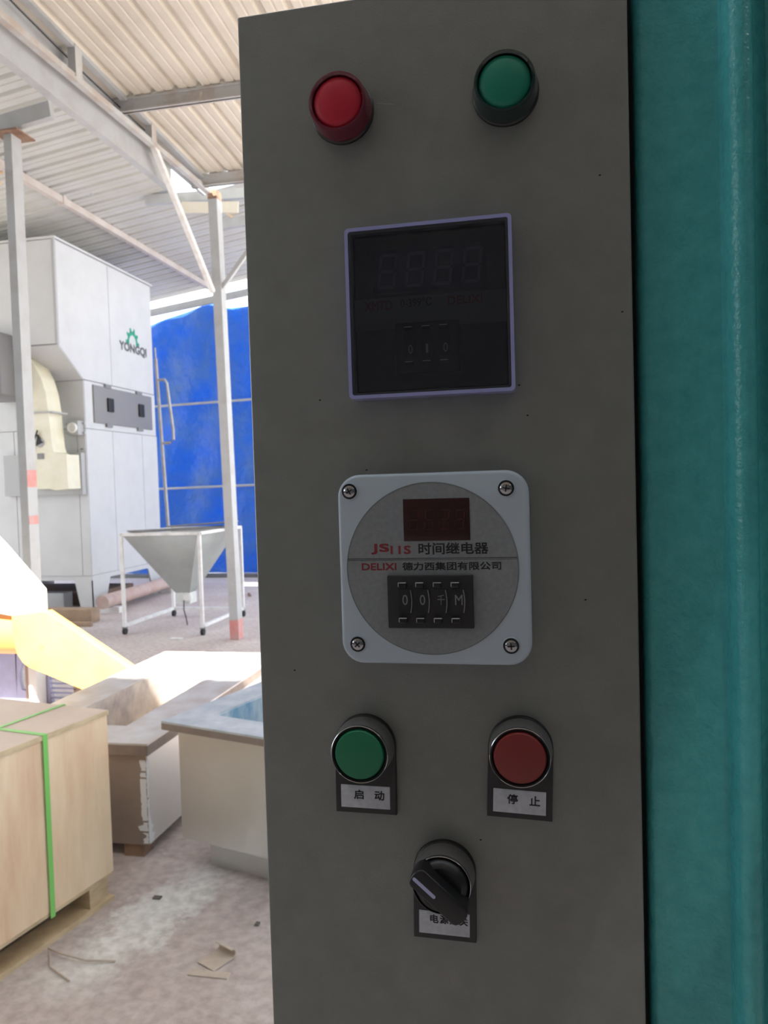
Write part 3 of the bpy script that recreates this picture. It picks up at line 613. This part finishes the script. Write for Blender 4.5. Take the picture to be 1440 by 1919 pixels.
# ================================================================== CONTROL CABINET
YP = .360
cb = thing('control_cabinet', 'tall narrow grey control cabinet carrying lamps, meters and push buttons', 'cabinet', (-.048, .42, 1.08))
bm = new(); box(bm, -.1375, .0428, .372, .49, 1.08, 1.7275, .002); obj('body', bm, P['cab'], cb)
bm = new(); box(bm, -.1378, .0430, YP, .3705, 1.078, 1.7285, .0009); obj('door', bm, P['cab'], cb)
bm = new(); box(bm, -.134, .0400, .3704, .3722, 1.083, 1.724); obj('door_seal', bm, P['blackm'], cb)
bm = new(); box(bm, .0429, .0465, .378, .480, 1.08, 1.727); obj('dark_gap_fill', bm, P['ink'], cb)  # black filler added so the gap beside the teal body stays dark
for (x0, z0, x1, z1) in ((-.1040, 1.6140, -.0890, 1.6141), (-.0985, 1.5443, -.0880, 1.5443)):
    bm = new(); box(bm, x0, x1, YP-.00008, YP+.0001, z0, z1+.00008); obj('scribe_mark', bm, P['mgrey'], cb)

bm = new(); bar(bm, (-.0700, YP, 1.6790), (-.0625, YP, 1.6775), .00015, .00012, Vector((0, 1, 0))); obj('scratch', bm, P['mmid'], cb)
for (sx_, sz_) in ((-.0075, 1.5440), (-.004, 1.5300), (-.1025, 1.5420), (.0385, 1.5740), (-.0805, 1.5075), (-.0305, 1.3305), (.0300, 1.6350), (-.1200, 1.4100), (.0200, 1.4450)):
    bm = new(); bmesh.ops.create_icosphere(bm, subdivisions=1, radius=.00042)
    for v_ in bm.verts: v_.co = Vector((sx_+v_.co.x*1.5, YP+v_.co.y*.25, sz_+v_.co.z))
    obj('dirt_speck', bm, P['ink'], cb)

def pilot(cx, cz, lens, collar, label):
    t = thing('pilot_lamp', label, 'lamp', (cx, YP, cz))
    bm = new(); lathe(bm, cx, cz, YP, [(0, 0), (.0150, 0), (.0150, .0016), (.0143, .0022), (0, .0022)]); obj('base_ring', bm, P['black'], t)
    bm = new(); lathe(bm, cx, cz, YP, [(.0143, .0022), (.0143, .0045), (.0136, .0062), (.0136, .0113), (.0132, .0122), (.0124, .0124), (.0118, .0117), (.0116, .0085), (0, .0085)]); obj('collar', bm, P[collar], t)
    bm = new(); lathe(bm, cx, cz, YP, [(.0114, .0086), (.0113, .0106), (.0106, .0115), (.0085, .0123), (.0055, .0128), (.0025, .01305), (0, .0131)]); obj('lens', bm, P[lens], t)
pilot(-.0865, 1.6765, 'redlens', 'redcollar', 'red round pilot lamp at the top left of the cabinet')
pilot(-.0105, 1.6758, 'greenlens', 'greencollar', 'green round pilot lamp at the top right of the cabinet')

# ---- thermostat
th = thing('temperature_controller', 'square black digital temperature controller under a violet clear cover', 'controller', (-.047, YP, 1.540))
x0, x1, z0, z1 = -.0855, -.0090, 1.5405, 1.6190
bm = new(); box(bm, x0+.003, x1-.003, .3535, YP, z0+.003, z1-.003, .0006); obj('housing', bm, P['face'], th)
def ring(bm, X0, X1, Z0, Z1, t, ya, yb, rad=.002):
    def rr_(a, b, c, d, r, n=5):
        pts = []
        for (cx, cz, s) in ((b-r, d-r, 0), (a+r, d-r, 1), (a+r, c+r, 2), (b-r, c+r, 3)):
            for k in range(n+1):
                an = math.pi/2*(s + k/n); pts.append((cx+r*math.cos(an), cz+r*math.sin(an)))
        return pts
    O = rr_(X0, X1, Z0, Z1, rad); I = rr_(X0+t, X1-t, Z0+t, Z1-t, max(.0004, rad-t*.5)); n = len(O)
    L = [[bm.verts.new((p[0], yy, p[1])) for p in q] for q in (O, I) for yy in (ya, yb)]
    for i in range(n):
        j = (i+1) % n
        bm.faces.new((L[0][i], L[0][j], L[1][j], L[1][i])); bm.faces.new((L[2][j], L[2][i], L[3][i], L[3][j])); bm.faces.new((L[0][j], L[0][i], L[2][i], L[2][j])); bm.faces.new((L[1][i], L[1][j], L[3][j], L[3][i]))
bm = new(); ring(bm, x0, x1, z0, z1, .0016, .3500, .3598); cv = obj('cover_frame', bm, P['cover'], th); cv['label'] = 'violet tinted clear plastic cover'
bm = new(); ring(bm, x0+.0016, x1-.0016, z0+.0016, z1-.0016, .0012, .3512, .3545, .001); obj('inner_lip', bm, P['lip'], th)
bm = new(); box(bm, x0+.0017, x1-.0017, .3503, .3508, z0+.0017, z1-.0017); obj('cover_pane', bm, P['pane'], th)
YF = .3534
bm = new(); box(bm, -.0822, -.0122, YF-.0001, YF+.0002, 1.5723, 1.5868); obj('label_strip', bm, P['strip'], th)
bm = new(); box(bm, -.0735, -.0205, YF-.0001, YF+.0002, 1.5885, 1.6085); dw = obj('digit_window', bm, P['digitwin'], th)
def seven(bm, cx, cz, wd, hh, t, y, sl=.12, segs='abcdefg'):
    def q(px, pz): return (cx+px+sl*pz, cz+pz)
    h2 = hh/2; w2 = wd/2; g = t*.25
    S_ = {'a': [(-w2+g, h2), (w2-g, h2), (w2-t, h2-t), (-w2+t, h2-t)], 'd': [(-w2+g, -h2), (w2-g, -h2), (w2-t, -h2+t), (-w2+t, -h2+t)],
          'g': [(-w2+t, t/2), (w2-t, t/2), (w2-t*.5, 0), (w2-t, -t/2), (-w2+t, -t/2), (-w2+t*.5, 0)],
          'b': [(w2, h2-g), (w2, g), (w2-t, t*.7), (w2-t, h2-t-g)], 'c': [(w2, -h2+g), (w2, -g), (w2-t, -t*.7), (w2-t, -h2+t+g)],
          'f': [(-w2, h2-g), (-w2, g), (-w2+t, t*.7), (-w2+t, h2-t-g)], 'e': [(-w2, -h2+g), (-w2, -g), (-w2+t, -t*.7), (-w2+t, -h2+t+g)]}
    for s in segs: prism(bm, [q(*p) for p in S_[s]], y-.00012, y, 'y')
for cx in (-.0662, -.0532, -.0402, -.0272):
    bm = new(); seven(bm, cx, 1.5987, .0085, .0160, .0014, YF-.0001); obj('unlit_digit', bm, P['digit'], dw, smooth=False)
text('printed_text', 'XMTD', -.0775, YF-.00025, 1.5812, .0130, .0042, P['darkredink'], th, heavy=.02)
text('printed_text', '0-399℃', -.0605, YF-.00025, 1.5818, .0145, .0038, P['ink'], th, heavy=.02)
text('printed_text', 'DELIXI', -.0385, YF-.00025, 1.5815, .0155, .0036, P['darkredink'], th, heavy=.03)
bm = new(); box(bm, -.0635, -.0335, .3522, YF, 1.5510, 1.5745, .0004); tw = obj('thumbwheel_block', bm, P['black'], th)
for k, ch in enumerate('010'):
    cx = -.0570+.0081*k
    for zz in (1.5722, 1.5563):
        bm = new(); box(bm, cx-.0018, cx+.0018, .3513, .3523, zz-.0014, zz+.0002, .0002); wb = obj('wheel_button', bm, P['black'], th)
        bm = new(); box(bm, cx-.0018, cx+.0018, .3511, .3514, zz-.0001, zz+.0002); obj('button_glint', bm, P['glint'], wb)  # thin pale bar, a painted highlight on the button's top edge
    bm = new(); box(bm, cx-.0022, cx+.0030, .3519, .3523, 1.5588, 1.5700); obj('wheel_window', bm, P['ink'], tw)
    text('wheel_digit', ch, cx-.0002, .35185, 1.5600, .0020 if ch == '0' else .0011, .0042, P['greymark'], tw)

# ---- time relay
re_ = thing('time_relay', 'square pale blue-white digital time relay plate with round printed dial', 'relay', (-.0485, YP, 1.4165))
rx0, rx1, rz0, rz1 = -.0928, -.0042, 1.4163, 1.5052
def round_rect(a, b, c, d, r, n=8):
    pts = []
    for (cx, cz, s) in ((b-r, d-r, 0), (a+r, d-r, 1), (a+r, c+r, 2), (b-r, c+r, 3)):
        for k in range(n+1):
            an = math.pi/2*(s+k/n); pts.append((cx+r*math.cos(an), cz+r*math.sin(an)))
    return pts
bm = new(); scr = [(-.0868, 1.4975), (-.0142, 1.4970), (-.0850, 1.4255), (-.0136, 1.4255)]
prism(bm, round_rect(rx0, rx1, rz0, rz1, .0105), .3500, YP, 'y')
fr = [e for e in bm.edges if all(abs(q.co.y-.3500) < 1e-6 for q in e.verts)]
bmesh.ops.bevel(bm, geom=fr, offset=.0018, segments=4, profile=.5, affect='EDGES')
pl = obj('front_plate', bm, P['blue_white'], re_)
for i, (sx, sz) in enumerate(scr):
    bm = new(); lathe(bm, sx, sz, .3500, [(.0041, .00000), (.0040, .0004), (.0037, .00045), (.0036, -.0000)], 32)
    sk = obj('screw_socket', bm, P['blue_white'], re_)
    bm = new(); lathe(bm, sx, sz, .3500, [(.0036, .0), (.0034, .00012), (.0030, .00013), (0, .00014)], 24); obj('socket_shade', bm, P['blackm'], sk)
    bm = new(); lathe(bm, sx, sz, .3500, [(.0028, .0), (.0027, .0006), (.0020, .0011), (.0009, .0013), (0, .0013)], 28); sc_ = obj('screw', bm, P['chrome'], re_)
    bm = new(); an = .5+i*.9
    for q in (0, math.pi/2):
        d = Vector((math.cos(an+q), 0, math.sin(an+q)))*.0016; c = Vector((sx, .34872, sz)); bar(bm, c-d, c+d, .0006, .00012, Vector((0, 1, 0)))
    obj('cross_slot', bm, P['ink'], sc_)
dcx, dcz = -.0492, 1.4609
bm = new(); lathe(bm, dcx, dcz, .3500, [(0, .00030), (.0396, .00030), (.0397, 0)], 96); dc = obj('printed_dial', bm, P['disc'], re_)
bm = new(); lathe(bm, dcx, dcz, .3500, [(.0397, .0001), (.0397, .0004), (.0399, .0004), (.0400, 0)], 96); obj('dial_outline', bm, P['greymark'], dc)
bm = new(); box(bm, -.0615, -.0308, .3494, .3499, 1.4738, 1.4932, .0002); obj('display_window', bm, P['window'], re_)
for cx in (-.0565, -.0495, -.0425, -.0355):
    bm = new(); seven(bm, cx, 1.4835, .0045, .0095, .0008, .34938); obj('unlit_digit', bm, P['segred'], re_, smooth=False)
YT = .34965
text('printed_text', 'JS', -.0770, YT, 1.4680, .0082, .0046, P['redink'], re_, heavy=.05)
text('printed_text', '11S', -.0678, YT, 1.4680, .0092, .0036, P['redink'], re_, heavy=.05)
text('printed_text', '时间继电器', -.0547, YT, 1.4676, .0318, .0052, P['ink'], re_, heavy=.025)
bm = new(); box(bm, -.0886, -.0100, .3496, .34972, 1.46565, 1.46590); box(bm, -.0886, -.0100, .3496, .34972, 1.46500, 1.46515); obj('rule_line', bm, P['ink'], re_)
text('printed_text', 'DELIXI', -.0818, YT, 1.4605, .0163, .0031, P['redink'], re_, heavy=.045)
text('printed_text', '德力西集团有限公司', -.0625, YT, 1.4603, .0452, .0036, P['ink'], re_, heavy=.03)
bm = new(); box(bm, -.0695, -.0300, .3470, .3498, 1.4338, 1.4580, .0003); tb = obj('thumbwheel_block', bm, P['blackm'], re_)
for k, ch in enumerate(('0', '0', '千', 'M')):
    cx = -.0622+.0081*k
    for zz in (1.4545, 1.4382):
        bm = new(); box(bm, cx-.0018, cx+.0018, .3450, .3471, zz-.0018, zz+.0006, .0005); wb = obj('wheel_button', bm, P['black'], re_)
        bm = new(); box(bm, cx-.0018, cx+.0018, .3447, .3452, zz+.00035, zz+.0007); box(bm, cx-.0019, cx-.0016, .3447, .3452, zz-.0013, zz+.0007); obj('button_glint', bm, P['glint'], wb)  # pale bars painting the highlight along top and left edges
    bm = new(); box(bm, cx-.0020, cx+.0036, .3467, .3471, 1.4408, 1.4518); obj('wheel_window', bm, P['ink'], tb)
    text('wheel_digit', ch, cx-.0003, .34665, 1.4446, .0025 if ch == '0' else .0034, .0047, P['greymark'], tb, heavy=.0)
    bm = new(); pts = [(cx+.0033+.0006*math.sin(q/6*math.pi), 1.4410+.0105*q/6) for q in range(7)]
    prism(bm, pts + [(p[0]+.0004, p[1]) for p in pts[::-1]], .3464, .3468, 'y'); obj('wheel_rim', bm, P['mgrey'], tb)

# ---- push buttons and selector
def arch(cx, cz, w2, ztop_r, zb):
    pts = [(cx-w2, zb), (cx+w2, zb)]
    for k in range(25):
        a = math.pi*k/24; pts.append((cx+w2*math.cos(a), cz+ztop_r*math.sin(a)))
    return pts
def legend(t, cx, cz, w2, zb, tilt):
    bm = new(); prism(bm, arch(cx, cz, w2, .0152, zb), .3572, YP, 'y', bev=.0005)
    bmesh.ops.rotate(bm, verts=bm.verts[:], cent=(cx, YP, cz), matrix=Matrix.Rotation(tilt, 3, 'Y')); lp = obj('legend_plate', bm, P['black'], t)
    bm = new(); box(bm, cx-.0122, cx+.0120, .3568, .3573, zb+.0028, zb+.0138, .0001)
    bmesh.ops.rotate(bm, verts=bm.verts[:], cent=(cx, YP, cz), matrix=Matrix.Rotation(tilt, 3, 'Y')); li = obj('legend_insert', bm, P['white'], lp); li['label'] = 'white name strip with black characters'
    return lp
def tilted_text(body, cx, cz, tilt, x, z, w_, h_, parent):
    o = text('legend_character', body, x, .35672, z, w_, h_, P['ink'], parent, heavy=.03)
    root = o.parent
    while root.parent: root = root.parent
    c = Vector((cx, YP, cz)) - root.location
    o.data.transform(Matrix.Translation(c) @ Matrix.Rotation(tilt, 4, 'Y') @ Matrix.Translation(-c)); return o
def barrel(t, cx, cz):
    bm = new(); lathe(bm, cx, cz, .3572, [(0, 0), (.0146, 0), (.0145, .0020), (.0136, .0100), (.0133, .0108)]); obj('barrel', bm, P['satin'], t)
    bm = new(); lathe(bm, cx, cz, .3572, [(.0136, .0098), (.0138, .0108), (.0137, .0116), (.0134, .0119), (.0132, .0117), (.0131, .0096)]); obj('bezel', bm, P['chrome'], t)
def button(cx, cz, capm, label, chars, tilt):
    t = thing('push_button', label, 'button', (cx, YP, cz-.030))
    lp = legend(t, cx, cz, .0150, cz-.0330, tilt)
    barrel(t, cx, cz)
    bm = new(); lathe(bm, cx, cz, .3572, [(.0132, .0112), (.0127, .0113), (.0120, .0100), (0, .0098)]); obj('shroud', bm, P['blackm'], t)
    bm = new(); lathe(bm, cx, cz, .3572, [(.0118, .0099), (.0117, .0116), (.0112, .0123), (.0095, .0126), (0, .0127)]); obj('cap', bm, P[capm], t)
    for ch, dx in zip(chars, (-.0056, .0046)): tilted_text(ch, cx, cz, tilt, cx+dx, cz-.0258, .0046, .0044, lp)
button(-.0850, 1.3743, 'greencap', 'green start push button above the 启动 name strip', '启动', math.radians(.6))
button(-.0108, 1.3757, 'redcap', 'dark red stop push button above the 停止 name strip', '停止', math.radians(2.2))
scx, scz = -.0480, 1.3147
sl = thing('selector_switch', 'black rotary power selector switch at the bottom of the cabinet front', 'switch', (scx, YP, scz-.03))
lp = legend(sl, scx, scz, .0150, scz-.0328, math.radians(1.2)); barrel(sl, scx, scz)
for ch, dx in zip('电源开关', (-.0068, -.0021, .0026, .0073)): tilted_text(ch, scx, scz, math.radians(1.2), scx+dx, scz-.0245, .0038, .0040, lp)
bm = new(); lathe(bm, scx, scz, .3572, [(.0127, .0100), (.0125, .0112), (.0115, .0135), (.0095, .0150), (0, .0152)]); obj('knob_base', bm, P['black'], sl)
kd = Vector((.755, 0, -.656)).normalized(); kn = Vector((.656, 0, .755)); kc = Vector((scx, 0, scz))
pts = []
Lk, Wk = .0150, .0050
for (s, a0) in ((1, -1), (-1, 1)):
    for k in range(7):
        an = -math.pi/2 + math.pi*k/6
        p_ = kc + kd*(s*(Lk-.0028+.0028*math.cos(an))) + kn*(s*Wk*math.sin(an)); pts.append((p_.x, p_.z))
bm = new(); prism(bm, pts, .3345, .3450, 'y', bev=.0008); hd = obj('knob_handle', bm, P['black'], sl)
c_ = kc + kd*(-.0075) + kn*(-.0010)
pts = []
for s in (1, -1):
    for k in range(7):
        an = -math.pi/2 + math.pi*k/6
        p_ = c_ + kd*(s*(.0057+.0008*math.cos(an))) + kn*(s*.0008*math.sin(an)); pts.append((p_.x, p_.z))
bm = new(); prism(bm, pts, .33435, .3346, 'y'); obj('indicator_line', bm, P['whiteline'], hd, smooth=False)
